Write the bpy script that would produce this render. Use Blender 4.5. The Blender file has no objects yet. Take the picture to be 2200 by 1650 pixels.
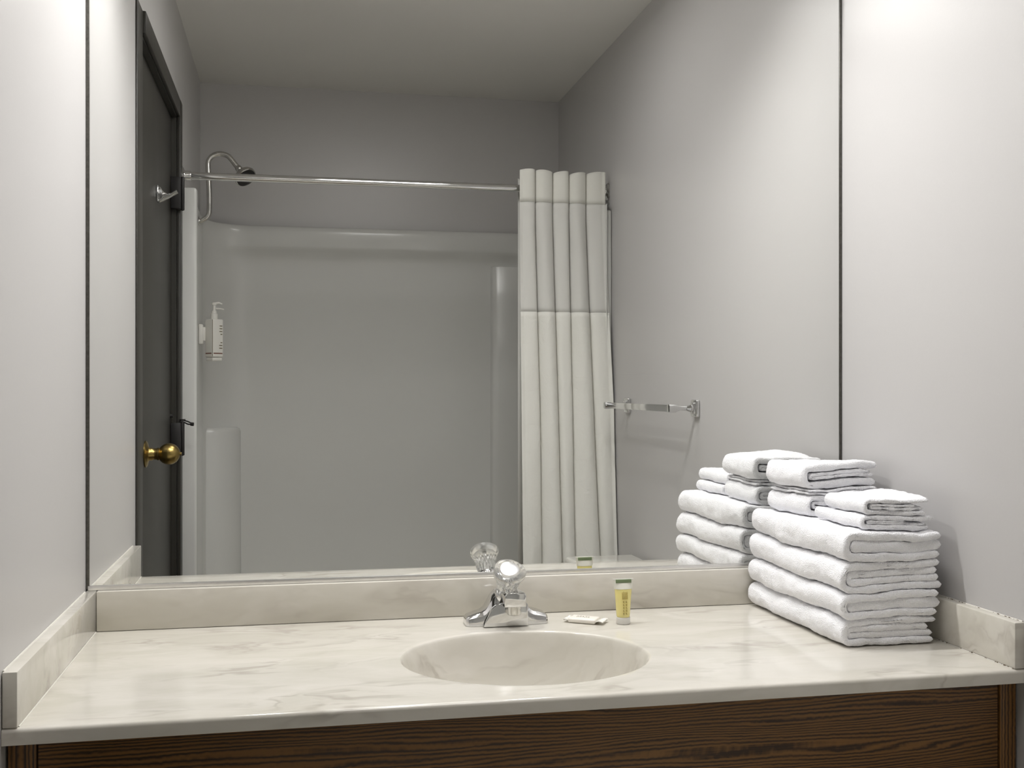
import bpy, bmesh, math, random
from mathutils import Vector, Matrix, noise

# ------------------------------------------------------------------ camera, light, exposure
C = bpy.context.scene.collection
SC = bpy.context.scene
CT = 0.80          # height of the counter top above the floor
W = 1.4455         # width of the room
RD = 2.365         # distance mirror to back wall
CH = 2.43          # ceiling height

cam_d = bpy.data.cameras.new('camera'); cam = bpy.data.objects.new('camera', cam_d); C.objects.link(cam)
cam_d.sensor_width = 36.0; cam_d.lens = 36.0 * 2299.8 / 2200.0; cam_d.shift_y = (838.43 - 825.0) / 2200.0
cam_d.clip_start = 0.02
cam.location = (0.35665, -1.99121, CT + 0.42275); cam.rotation_euler = (math.pi / 2, 0, -0.20165)
SC.camera = cam

world = bpy.data.worlds.new('world'); SC.world = world; world.use_nodes = True
world.node_tree.nodes['Background'].inputs[0].default_value = (0.9, 0.95, 1.0, 1)
world.node_tree.nodes['Background'].inputs[1].default_value = 0.0

SC.view_settings.view_transform = 'Standard'
try: SC.view_settings.look = 'None'
except Exception: pass
SC.view_settings.gamma = 1.0; SC.view_settings.use_curve_mapping = False
SC.view_settings.exposure = 0.0
SC.cycles.use_denoising = True
SC.cycles.max_bounces = 14; SC.cycles.diffuse_bounces = 8; SC.cycles.glossy_bounces = 8
SC.cycles.transmission_bounces = 12
SC.cycles.sample_clamp_indirect = 6.0

LAMP_X = (0.29, 0.64, 0.99)   # the three lamps of the vanity fixture above the mirror
LAMP_Y = -0.13; LAMP_Z = CT + 1.47
LAMP_W = 20.0
FILL_GLOW = 10.0        # radiance of the added ceiling fill
def spot(x):
    d = bpy.data.lights.new('lamp_light', 'SPOT'); d.energy = LAMP_W; d.color = (1.0, 0.99, 0.98)
    d.shadow_soft_size = 0.028; d.spot_size = math.radians(156); d.spot_blend = 0.85
    o = bpy.data.objects.new('lamp_light', d); C.objects.link(o); o.location = (x, LAMP_Y, LAMP_Z - 0.03)
    return o
lamps = [spot(x) for x in LAMP_X]

# ------------------------------------------------------------------ materials
def srgb(r, g, b):
    f = lambda c: (c / 255.0) / 12.92 if c <= 10 else (((c / 255.0) + 0.055) / 1.055) ** 2.4
    return (f(r), f(g), f(b), 1.0)
class MT:
    def __init__(s, name):
        s.m = bpy.data.materials.new(name); s.m.use_nodes = True
        s.nt = s.m.node_tree; s.b = s.nt.nodes['Principled BSDF']
    def n(s, t, **k):
        x = s.nt.nodes.new(t)
        for a, v in k.items():
            if a in x.inputs: x.inputs[a].default_value = v
            else: setattr(x, a, v)
        return x
    def l(s, a, b): s.nt.links.new(a, b)
    def coord(s, scale=(1, 1, 1), rot=(0, 0, 0)):
        g = s.n('ShaderNodeTexCoord'); mp = s.n('ShaderNodeMapping')
        mp.inputs['Scale'].default_value = scale; mp.inputs['Rotation'].default_value = rot
        s.l(g.outputs['Object'], mp.inputs['Vector']); return mp.outputs[0]
    def bump(s, h, strength, dist):
        b = s.n('ShaderNodeBump'); b.inputs['Strength'].default_value = strength; b.inputs['Distance'].default_value = dist
        s.l(h, b.inputs['Height']); s.l(b.outputs[0], s.b.inputs['Normal']); return b
def basic(name, col, rough=0.5, metal=0.0, spec=0.5, nscale=60, nbump=0.0, nd=0.0005, var=0.0, coat=0.0, sss=0.0):
    t = MT(name); b = t.b
    b.inputs['Base Color'].default_value = col; b.inputs['Roughness'].default_value = rough
    b.inputs['Metallic'].default_value = metal; b.inputs['Specular IOR Level'].default_value = spec
    if coat: b.inputs['Coat Weight'].default_value = coat; b.inputs['Coat Roughness'].default_value = 0.05
    if sss: b.inputs['Subsurface Weight'].default_value = sss; b.inputs['Subsurface Radius'].default_value = (.01, .008, .006)
    v = t.coord()
    nz = t.n('ShaderNodeTexNoise', Scale=nscale, Detail=3.0); t.l(v, nz.inputs['Vector'])
    if var:
        mx = t.n('ShaderNodeMix', data_type='RGBA'); mx.inputs[6].default_value = tuple(c * (1 - var) for c in col[:3]) + (1,)
        mx.inputs[7].default_value = tuple(min(1, c * (1 + var)) for c in col[:3]) + (1,)
        t.l(nz.outputs[0], mx.inputs[0]); t.l(mx.outputs[2], b.inputs['Base Color'])
    if nbump: t.bump(nz.outputs[0], nbump, nd)
    return t.m

M = {}
M['wall'] = basic('wall_paint', srgb(189, 187, 186), rough=0.33, spec=0.45, nscale=220, nbump=0.10, nd=0.0006, var=0.012)
M['ceiling'] = basic('ceiling_paint', srgb(222, 220, 216), rough=0.8, spec=0.2, nscale=160, nbump=0.15, nd=0.001, var=0.01)
M['chrome'] = basic('chrome', (0.74, 0.74, 0.74, 1), rough=0.09, metal=1.0, nscale=20)
M['channel_metal'] = basic('brushed_channel', (0.80, 0.79, 0.77, 1), rough=0.38, metal=1.0, nscale=80, var=0.06)
M['cap_metal'] = basic('satin_cap', (0.95, 0.95, 0.96, 1), rough=0.28, metal=1.0, nscale=80)
M['chrome_worn'] = basic('worn_chrome', (0.60, 0.59, 0.56, 1), rough=0.20, metal=1.0, nscale=300, nbump=0.05, nd=0.0002)
M['dark_strip'] = basic('dark_mirror_edge', (0.10, 0.095, 0.085, 1), rough=0.35, metal=0.7, nscale=200, var=0.5)
M['brass'] = basic('aged_brass', srgb(152, 131, 80), rough=0.30, metal=1.0, nscale=90, var=0.18)
M['door'] = basic('door_dark_paint', srgb(47, 45, 40), rough=0.42, spec=0.5, nscale=40, nbump=0.05, var=0.05)
M['black_metal'] = basic('black_metal', srgb(32, 30, 30), rough=0.45, spec=0.5, nscale=200, nbump=0.05)
M['acrylic'] = basic('tub_acrylic', srgb(206, 206, 203), rough=0.20, spec=0.5, nscale=3, nbump=0.04, nd=0.01)
M['porcelain'] = basic('porcelain', srgb(232, 230, 222), rough=0.08, spec=0.5, nscale=5)
M['curtain'] = None
M['white_plastic'] = basic('white_plastic', srgb(228, 226, 220), rough=0.4, nscale=50, sss=0.0)
M['paper'] = basic('waxed_wrapper', srgb(236, 231, 222), rough=0.35, nscale=120, nbump=0.3, nd=0.0006)
M['cabinet_dark'] = basic('cabinet_inside', srgb(30, 20, 12), rough=0.7)
M['floor'] = None
M['ink'] = basic('grey_ink', srgb(120, 112, 92), rough=0.6)
M['ink_olive'] = basic('olive_ink', srgb(168, 148, 76), rough=0.6)
M['ink_red'] = basic('brown_band', srgb(120, 78, 66), rough=0.6)
M['green_print'] = basic('green_print', srgb(116, 132, 98), rough=0.5)
M['grey_card'] = basic('grey_card', srgb(128, 124, 112), rough=0.6)
M['caulk'] = basic('caulk', srgb(214, 211, 203), rough=0.5, nscale=300, nbump=0.3, nd=0.001)

def mirror_mat():
    t = MT('mirror_silver'); b = t.b
    b.inputs['Base Color'].default_value = (0.90, 0.905, 0.89, 1); b.inputs['Metallic'].default_value = 1; b.inputs['Roughness'].default_value = 0.0
    return t.m
M['mirror'] = mirror_mat()

def marble():
    t = MT('cultured_marble'); b = t.b
    v = t.coord((2.2, 5.5, 5.5), (0.0, 0.35, 0.55))
    w = t.n('ShaderNodeTexNoise', Scale=1.3, Detail=4.0, Roughness=0.6); t.l(v, w.inputs['Vector'])
    add = t.n('ShaderNodeMixRGB', blend_type='ADD'); add.inputs[0].default_value = 0.9
    t.l(v, add.inputs[1]); t.l(w.outputs['Color'], add.inputs[2])
    n1 = t.n('ShaderNodeTexNoise', Scale=1.9, Detail=3.5, Roughness=0.55, Distortion=0.8); t.l(add.outputs[0], n1.inputs['Vector'])
    r1 = t.n('ShaderNodeValToRGB'); e = r1.color_ramp.elements
    e[0].position = 0.30; e[0].color = (0, 0, 0, 1); e[1].position = 0.72; e[1].color = (1, 1, 1, 1)
    t.l(n1.outputs[0], r1.inputs[0])
    mx = t.n('ShaderNodeMix', data_type='RGBA'); mx.inputs[6].default_value = srgb(200, 196, 185); mx.inputs[7].default_value = srgb(217, 213, 205)
    t.l(r1.outputs[0], mx.inputs[0])
    # thin grey veins where the noise crosses the middle
    n2 = t.n('ShaderNodeTexNoise', Scale=1.7, Detail=2.5, Roughness=0.5, Distortion=1.2); t.l(add.outputs[0], n2.inputs['Vector'])
    r2 = t.n('ShaderNodeValToRGB'); r2.color_ramp.elements[0].position = 0.43; r2.color_ramp.elements[0].color = (0, 0, 0, 1)
    r2.color_ramp.elements[1].position = 0.57; r2.color_ramp.elements[1].color = (0, 0, 0, 1)
    m = r2.color_ramp.elements.new(0.5); m.color = (1, 1, 1, 1); t.l(n2.outputs[0], r2.inputs[0])
    n3 = t.n('ShaderNodeTexNoise', Scale=2.4, Detail=2.0); t.l(v, n3.inputs['Vector'])
    r3 = t.n('ShaderNodeValToRGB'); r3.color_ramp.elements[0].position = 0.48; r3.color_ramp.elements[1].position = 0.66; t.l(n3.outputs[0], r3.inputs[0])
    mu = t.n('ShaderNodeMath', operation='MULTIPLY'); t.l(r2.outputs[0], mu.inputs[0]); t.l(r3.outputs[0], mu.inputs[1])
    mu2 = t.n('ShaderNodeMath', operation='MULTIPLY'); mu2.inputs[1].default_value = 0.46; t.l(mu.outputs[0], mu2.inputs[0])
    mx2 = t.n('ShaderNodeMix', data_type='RGBA'); mx2.inputs[7].default_value = srgb(156, 147, 137)
    t.l(mu2.outputs[0], mx2.inputs[0]); t.l(mx.outputs[2], mx2.inputs[6]); t.l(mx2.outputs[2], b.inputs['Base Color'])
    b.inputs['Roughness'].default_value = 0.13; b.inputs['Specular IOR Level'].default_value = 0.5
    b.inputs['Subsurface Weight'].default_value = 0.0
    return t.m
M['marble'] = marble()

def wood(name, vertical=False):
    t = MT(name); b = t.b
    v = t.coord((0.55, 1, 6.0) if not vertical else (22.0, 22.0, 0.5))
    nz = t.n('ShaderNodeTexNoise', Scale=2.6, Detail=3.0, Roughness=0.5); t.l(v, nz.inputs['Vector'])
    v2 = t.coord((1.0, 1, 1.0))
    add = t.n('ShaderNodeVectorMath', operation='MULTIPLY_ADD')
    add.inputs[1].default_value = (0.05, 0.0, 0.060) if not vertical else (0.02, 0.02, 0.0)
    t.l(nz.outputs['Color'], add.inputs[0]); t.l(v2, add.inputs[2])
    wv = t.n('ShaderNodeTexWave', wave_type='BANDS', bands_direction='Z' if not vertical else 'X', wave_profile='SIN')
    wv.inputs['Scale'].default_value = 58.0 if not vertical else 60.0
    wv.inputs['Distortion'].default_value = 1.4; wv.inputs['Detail'].default_value = 3.0; wv.inputs['Detail Scale'].default_value = 2.0
    t.l(add.outputs[0], wv.inputs['Vector'])
    fn = t.n('ShaderNodeTexNoise', Scale=1.0, Detail=3.0, Roughness=0.7)
    v3 = t.coord((14, 14, 420) if not vertical else (420, 420, 14)); t.l(v3, fn.inputs['Vector'])
    r = t.n('ShaderNodeValToRGB'); e = r.color_ramp.elements
    e[0].position = 0.05; e[0].color = srgb(56, 37, 19); e[1].position = 0.95; e[1].color = srgb(130, 92, 47)
    m = e.new(0.42); m.color = srgb(102, 71, 36)
    ad = t.n('ShaderNodeMath', operation='MULTIPLY_ADD'); ad.inputs[1].default_value = 1.3; ad.inputs[2].default_value = -0.62
    t.l(fn.outputs[0], ad.inputs[0]); s2 = t.n('ShaderNodeMath', operation='ADD'); t.l(wv.outputs['Fac'], s2.inputs[0]); t.l(ad.outputs[0], s2.inputs[1])
    t.l(s2.outputs[0], r.inputs[0]); t.l(r.outputs[0], b.inputs['Base Color'])
    b.inputs['Roughness'].default_value = 0.45; t.bump(s2.outputs[0], 0.12, 0.0006)
    return t.m
M['wood'] = wood('dark_oak'); M['wood_v'] = wood('dark_oak_upright', True)

def terry():
    t = MT('white_terry'); b = t.b
    b.inputs['Base Color'].default_value = srgb(249, 249, 252); b.inputs['Roughness'].default_value = 0.95; b.inputs['Specular IOR Level'].default_value = 0.05
    b.inputs['Sheen Weight'].default_value = 0.25; b.inputs['Sheen Roughness'].default_value = 0.5
    v = t.coord(); vo = t.n('ShaderNodeTexVoronoi', Scale=620.0); t.l(v, vo.inputs['Vector'])
    nz = t.n('ShaderNodeTexNoise', Scale=420.0, Detail=3.0); t.l(v, nz.inputs['Vector'])
    mu = t.n('ShaderNodeMath', operation='ADD'); t.l(vo.outputs['Distance'], mu.inputs[0]); t.l(nz.outputs[0], mu.inputs[1])
    t.bump(mu.outputs[0], 0.8, 0.0015)
    return t.m
M['terry'] = terry()

def fabric(name, col, trans, alpha=1.0, damask=False):
    t = MT(name); b = t.b
    b.inputs['Base Color'].default_value = col; b.inputs['Roughness'].default_value = 0.7; b.inputs['Specular IOR Level'].default_value = 0.25
    b.inputs['Alpha'].default_value = alpha
    v = t.coord((1, 1, 1)); nz = t.n('ShaderNodeTexNoise', Scale=26.0 if damask else 14.0, Detail=3.0, Distortion=1.0); t.l(v, nz.inputs['Vector'])
    fine = t.n('ShaderNodeTexNoise', Scale=900.0); t.l(v, fine.inputs['Vector'])
    ad = t.n('ShaderNodeMath', operation='MULTIPLY_ADD'); ad.inputs[1].default_value = 0.06; t.l(fine.outputs[0], ad.inputs[0]); t.l(nz.outputs[0], ad.inputs[2])
    t.bump(ad.outputs[0], 0.5 if damask else 0.25, 0.006)
    tr = t.n('ShaderNodeBsdfTranslucent'); tr.inputs['Color'].default_value = col
    mx = t.n('ShaderNodeMixShader'); mx.inputs[0].default_value = trans
    out = t.nt.nodes['Material Output']; t.l(b.outputs[0], mx.inputs[1]); t.l(tr.outputs[0], mx.inputs[2]); t.l(mx.outputs[0], out.inputs['Surface'])
    return t.m
M['curtain'] = fabric('curtain_cloth', srgb(231, 230, 224), 0.12, 1.0, True)
M['curtain_head'] = fabric('curtain_header_cloth', srgb(222, 221, 214), 0.1)
M['sheer'] = fabric('curtain_sheer', srgb(226, 225, 221), 0.2, 0.95)

def clear(name, col, rough=0.03, ior=1.49):
    t = MT(name); b = t.b
    b.inputs['Base Color'].default_value = col; b.inputs['Roughness'].default_value = rough
    b.inputs['Transmission Weight'].default_value = 0.9; b.inputs['IOR'].default_value = ior
    nz = t.n('ShaderNodeTexNoise', Scale=60.0); t.l(t.coord(), nz.inputs['Vector']); t.bump(nz.outputs[0], 0.03, 0.001)
    return t.m
M['crystal'] = clear('clear_acrylic', (0.99, 0.99, 0.965, 1), 0.10)
M['clear_plastic'] = clear('frosted_clear_plastic', (0.97, 0.97, 0.96, 1), 0.25, 1.3)
def gel():
    t = MT('yellow_gel'); b = t.b
    b.inputs['Base Color'].default_value = srgb(232, 220, 148); b.inputs['Roughness'].default_value = 0.25
    b.inputs['Subsurface Weight'].default_value = 0.3; b.inputs['Subsurface Radius'].default_value = (.02, .018, .006); b.inputs['Subsurface Scale'].default_value = 0.5
    nz = t.n('ShaderNodeTexNoise', Scale=40.0); t.l(t.coord(), nz.inputs['Vector']); t.bump(nz.outputs[0], 0.05, 0.001)
    return t.m
M['gel'] = gel()
def tiles():
    t = MT('floor_tile'); b = t.b
    br = t.n('ShaderNodeTexBrick'); br.offset = 0.0
    for k, v in (('Scale', 3.3), ('Mortar Size', 0.012), ('Brick Width', 1.0), ('Row Height', 1.0)): br.inputs[k].default_value = v
    br.inputs['Color1'].default_value = srgb(176, 166, 150); br.inputs['Color2'].default_value = srgb(184, 174, 158); br.inputs['Mortar'].default_value = srgb(128, 120, 108)
    t.l(t.coord(), br.inputs['Vector']); t.l(br.outputs[0], b.inputs['Base Color']); b.inputs['Roughness'].default_value = 0.35
    return t.m
M['floor'] = tiles()
def bulb_mat():
    t = MT('lit_bulb'); t.b.inputs['Emission Color'].default_value = (1, .95, .88, 1); t.b.inputs['Emission Strength'].default_value = 6.0
    return t.m
M['bulb'] = bulb_mat()
def fill_mat():  # glowing face of the added fill panel
    t = MT('fill_emitter'); t.b.inputs['Emission Color'].default_value = (1, .985, .97, 1); t.b.inputs['Emission Strength'].default_value = FILL_GLOW
    return t.m
M['fill'] = fill_mat()

# ------------------------------------------------------------------ mesh helpers (coordinates are world coordinates)
def box(bm, x0, x1, y0, y1, z0, z1, bev=0.0, seg=2):
    g = bmesh.ops.create_cube(bm, size=1.0, matrix=Matrix.Translation(((x0 + x1) / 2, (y0 + y1) / 2, (z0 + z1) / 2)) @ Matrix.Diagonal((abs(x1 - x0), abs(y1 - y0), abs(z1 - z0), 1)))
    if bev:
        es = list({e for v in g['verts'] for e in v.link_edges})
        bmesh.ops.bevel(bm, geom=es, offset=bev, segments=seg, profile=0.5, affect='EDGES')
def prism(bm, pts, axis, a0, a1, bev=0.0, seg=2):
    """extrude a closed 2D outline along an axis ('x': pts=(y,z), 'y': (x,z), 'z': (x,y))"""
    def P(p, a): return {'x': (a, p[0], p[1]), 'y': (p[0], a, p[1]), 'z': (p[0], p[1], a)}[axis]
    A = [bm.verts.new(P(p, a0)) for p in pts]; B = [bm.verts.new(P(p, a1)) for p in pts]
    n = len(pts); fs = [bm.faces.new(A), bm.faces.new(B[::-1])]
    for i in range(n): fs.append(bm.faces.new((A[i], B[i], B[(i + 1) % n], A[(i + 1) % n])))
    bmesh.ops.recalc_face_normals(bm, faces=fs)
    if bev:
        bmesh.ops.bevel(bm, geom=list({e for f in fs for e in f.edges if e.calc_face_angle(0) > 0.5}), offset=bev, segments=seg, profile=0.5, affect='EDGES')
def tube(bm, pts, r, n=16, closed=False, caps=True):
    pts = [Vector(p) for p in pts]; m = len(pts); rr = r if isinstance(r, (list, tuple)) else [r] * m
    up = None; rings = []
    for i, p in enumerate(pts):
        d = (pts[min(i + 1, m - 1)] - pts[max(i - 1, 0)]).normalized()
        if up is None: up = Vector((0, 0, 1)) if abs(d.z) < 0.9 else Vector((1, 0, 0))
        s = d.cross(up).normalized(); up = s.cross(d).normalized()
        rings.append([bm.verts.new(p + (s * math.cos(2 * math.pi * k / n) + up * math.sin(2 * math.pi * k / n)) * rr[i]) for k in range(n)])
    for i in range(m - 1):
        for k in range(n): bm.faces.new((rings[i][k], rings[i][(k + 1) % n], rings[i + 1][(k + 1) % n], rings[i + 1][k]))
    if caps: bm.faces.new(rings[0][::-1]); bm.faces.new(rings[-1])
def lathe(bm, prof, o=(0, 0, 0), axis=(0, 0, 1), n=40, fn=None):
    """prof: (radius, height) pairs; fn(angle, i) scales the radius"""
    o = Vector(o); q = Vector((0, 0, 1)).rotation_difference(Vector(axis)).to_matrix()
    rings = []
    for i, (r, h) in enumerate(prof):
        if r < 1e-6: rings.append([bm.verts.new(o + q @ Vector((0, 0, h)))]); continue
        rings.append([bm.verts.new(o + q @ Vector((math.cos(a) * r * (fn(a, i) if fn else 1), math.sin(a) * r * (fn(a, i) if fn else 1), h))) for a in [2 * math.pi * k / n for k in range(n)]])
    for A, B in zip(rings[:-1], rings[1:]):
        if len(A) == 1 and len(B) == 1: continue
        for k in range(n):
            k2 = (k + 1) % n
            if len(A) == 1: bm.faces.new((A[0], B[k2], B[k]))
            elif len(B) == 1: bm.faces.new((A[k], A[k2], B[0]))
            else: bm.faces.new((A[k], A[k2], B[k2], B[k]))
    for R in (rings[0], rings[-1]):
        if len(R) > 1: bm.faces.new(R)
def arc(c, r, a0, a1, n, plane='xz', fixed=0.0):
    out = []
    for i in range(n + 1):
        a = math.radians(a0 + (a1 - a0) * i / n); u, v = c[0] + r * math.cos(a), c[1] + r * math.sin(a)
        out.append({'xz': (u, fixed, v), 'xy': (u, v, fixed), 'yz': (fixed, u, v), '2': (u, v)}[plane])
    return out
def build(name, bm, mat, parent=None, smooth=35, normals=True):
    if normals: bmesh.ops.recalc_face_normals(bm, faces=bm.faces)
    me = bpy.data.meshes.new(name); 
    loc = parent.matrix_world.translation if parent else None
    if parent: 
        loc = Vector(parent['_loc']) if '_loc' in parent else Vector((0, 0, 0))
        bmesh.ops.translate(bm, verts=bm.verts, vec=-loc)
    bm.to_mesh(me); bm.free(); me.materials.append(mat)
    if smooth:
        me.polygons.foreach_set('use_smooth', [True] * len(me.polygons)); me.set_sharp_from_angle(angle=math.radians(smooth))
    o = bpy.data.objects.new(name, me); C.objects.link(o)
    if parent: o.parent = parent; o['_loc'] = tuple(loc)
    return o
def thing(name, loc, label, cat, group=None):
    o = bpy.data.objects.new(name, None); C.objects.link(o); o.location = loc; o['_loc'] = tuple(loc)
    o.empty_display_size = 0.05; return tag(o, label, cat, group)
def tag(o, label, cat, group=None):
    o['label'] = label; o['category'] = cat
    if group: o['group'] = group
    return o
def struct(name, bm, mat, label, parent=None, smooth=35):
    o = build(name, bm, mat, parent, smooth)
    if not parent: o['kind'] = 'structure'; o['label'] = label; o['category'] = name.split('_')[0]
    return o
NB = bmesh.new
def smooth_pts(P, it=2):
    for _ in range(it):
        Q = [P[0]]
        for a, b in zip(P[:-1], P[1:]): Q += [tuple(a[i] * .75 + b[i] * .25 for i in range(3)), tuple(a[i] * .25 + b[i] * .75 for i in range(3))]
        P = Q + [P[-1]]
    return P

# ------------------------------------------------------------------ the room
DY0, DY1, DZ = -1.487, -0.690, CT + 1.275     # door opening in the left wall
bm = NB(); box(bm, -0.1, W + 0.1, -RD - 0.1, 0.106, -0.08, 0.0); struct('floor', bm, M['floor'], 'beige tiled bathroom floor', smooth=0)
bm = NB(); box(bm, -0.1, W + 0.1, -RD - 0.1, 0.106, CH, CH + 0.08); struct('ceiling', bm, M['ceiling'], 'plain grey-white ceiling seen in the mirror', smooth=0)
bm = NB()
box(bm, -0.1, 0, DY1, 0.106, 0, CH); box(bm, -0.1, 0, -RD - 0.1, DY0, 0, CH); box(bm, -0.1, 0, DY0, DY1, DZ, CH)
struct('wall_left', bm, M['wall'], 'pale grey painted wall on the side of the door', smooth=0)
bm = NB(); box(bm, W, W + 0.1, -RD - 0.1, 0.106, 0, CH); struct('wall_right', bm, M['wall'], 'pale grey painted wall behind the towel stack and towel bar', smooth=0)
wr = bpy.data.objects['wall_right']; bm = NB()
tube(bm, smooth_pts([(W + .0041, -1.500, CT + .478), (W + .0041, -1.15, CT + .474), (W + .0041, -0.90, CT + .468), (W + .0041, -0.825, CT + .456), (W + .0041, -0.818, CT + .400)]), .0044, 12); build('painted_over_ridge', bm, M['wall'], wr)
bm = NB(); box(bm, 0, W, 0.006, 0.106, 0, CH); struct('wall_front', bm, M['wall'], 'painted wall that carries the mirror', smooth=0)
bm = NB(); box(bm, 0, W, -RD - 0.1, -RD, 0, CH); struct('wall_back', bm, M['wall'], 'painted wall above the tub surround seen in the mirror', smooth=0)

# door with casing in the left wall
door = bpy.data.objects.new('door_1', None); C.objects.link(door); door.location = (0, -1.09, 0); door['_loc'] = (0, -1.09, 0)
door['kind'] = 'structure'; door['label'] = 'dark painted door with brass knob seen in the mirror'; door['category'] = 'door'
bm = NB()   # casing
ZT = CT + 1.33
box(bm, 0.0005, 0.005, -0.690, -0.601, 0, ZT, 0.002); box(bm, 0.0005, 0.013, -1.543, -1.487, 0, ZT, 0.003); box(bm, 0.0005, 0.0125, -1.487, -0.690, DZ, ZT, 0.003)
build('door_casing', bm, M['door'], door)
bm = NB(); box(bm, -0.0995, 0.0004, DY0, DY0 + 0.0025, 0, DZ - .0005); box(bm, -0.0995, 0.0004, DY1 - 0.0025, DY1, 0, DZ - .0005); box(bm, -0.0995, 0.0004, DY0 + 0.003, DY1 - 0.003, DZ - 0.0026, DZ - .0001); build('door_jamb', bm, M['door'], door)
bm = NB(); box(bm, -0.055, -0.0145, DY0 + 0.003, DY1 - 0.003, 0.008, DZ - 0.003, 0.002)
build('door_leaf', bm, M['door'], door)
bm = NB()   # stop bead line on near jamb
box(bm, -0.1, -0.056, DY0 + 0.001, DY0 + 0.02, 0, DZ - 0.001); box(bm, -0.1, -0.056, DY1 - 0.02, DY1 - 0.001, 0, DZ - 0.001)
build('door_stop', bm, M['door'], door)
KY, KZ = -0.88, CT + 0.2592
kn = NB(); lathe(kn, [(0, 0), (0.034, 0), (0.0345, 0.003), (0.030, 0.006), (0.018, 0.009), (0.0165, 0.012), (0.0165, 0.018), (0.0145, 0.020), (0.0145, 0.029), (0.0165, 0.031), (0.0165, 0.034), (0.014, 0.036)] +
      [(0.0275 * math.sin(a), 0.0585 - 0.0275 * math.cos(a)) for a in [0.5 + (math.pi - 0.62) * i / 16 for i in range(17)]] + [(0.0045, 0.0858), (0.0045, 0.090), (0, 0.090)], (-0.0145, KY, KZ), (1, 0, 0), 36)
knob = build('door_knob', kn, M['brass'], door, 50)
knob['label'] = 'round aged brass door knob'
for nm, z0, z1, stop in (('hinge', CT + 0.985, CT + 1.083, False), ('hinge', CT + 0.222, CT + 0.322, True), ('hinge', CT - 0.64, CT - 0.54, False)):
    h = NB(); box(h, -0.0135, 0.0155, -1.4865, -1.455, z0, z1, 0.001); box(h, 0.013, 0.0155, -1.505, -1.477, z0, z1, 0.001)
    lathe(h, [(0, z0 - 0.004), (0.005, z0 - 0.002), (0.0062, z0), (0.0062, z1), (0.005, z1 + 0.003), (0, z1 + 0.005)], (0.019, -1.480, 0), (0, 0, 1), 14)
    hg = build(nm, h, M['black_metal'], door)
    if stop:
        s = NB(); lathe(s, [(0, -0.003), (0.009, -0.003), (0.009, 0.003), (0, 0.003)], (0.019, -1.480, z1 + 0.008), (0, 0, 1), 16)
        tube(s, [(0.019, -1.474, z1 + 0.008), (0.036, -1.465, z1 + 0.004), (0.046, -1.462, z1 - 0.001)], 0.0022, 8)
        tube(s, [(0.021, -1.486, z1 + 0.002), (0.036, -1.472, z1 - 0.005), (0.047, -1.464, z1 - 0.005)], 0.0022, 8)
        lathe(s, [(0, 0), (0.0058, 0), (0.0058, 0.009), (0, 0.009)], (0.045, -1.463, z1 - 0.004), (1, 0.2, -0.1), 12)
        lathe(s, [(0, 0), (0.006, 0), (0.006, 0.008), (0, 0.008)], (-0.0145, -1.452, z1 + 0.022), (1, 0, 0), 12)
        build('hinge_pin_stop', s, M['black_metal'], hg)

# robe hook on the door
rh = thing('robe_hook', (-0.0145, -1.12, CT + 0.965), 'small chrome robe hook fixed high on the dark door', 'hook')
bm = NB(); box(bm, -0.0140, -0.0090, -1.136, -1.104, CT + 0.946, CT + 0.990, 0.0015); build('mounting_plate', bm, M['chrome'], rh)
bm = NB()
prism(bm, [(-.009, CT + .988), (-.005, CT + .987), (0.003, CT + .974), (0.014, CT + .970), (0.028, CT + .972), (0.037, CT + .979), (0.039, CT + .976), (0.020, CT + .960), (0.000, CT + .950), (-.009, CT + .949)], 'y', -1.126, -1.114, 0.0015)
build('hook_arm', bm, M['chrome'], rh)
for q in (-1, 1):
    bm = NB(); tube(bm, [(-.008, -1.12 + q * .009, CT + .948), (0.016, -1.12 + q * .011, CT + .961), (0.040, -1.12 + q * .013, CT + .977)], [0.0024, .0024, .0032], 10)
    build('prong', bm, M['chrome'], rh)

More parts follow.
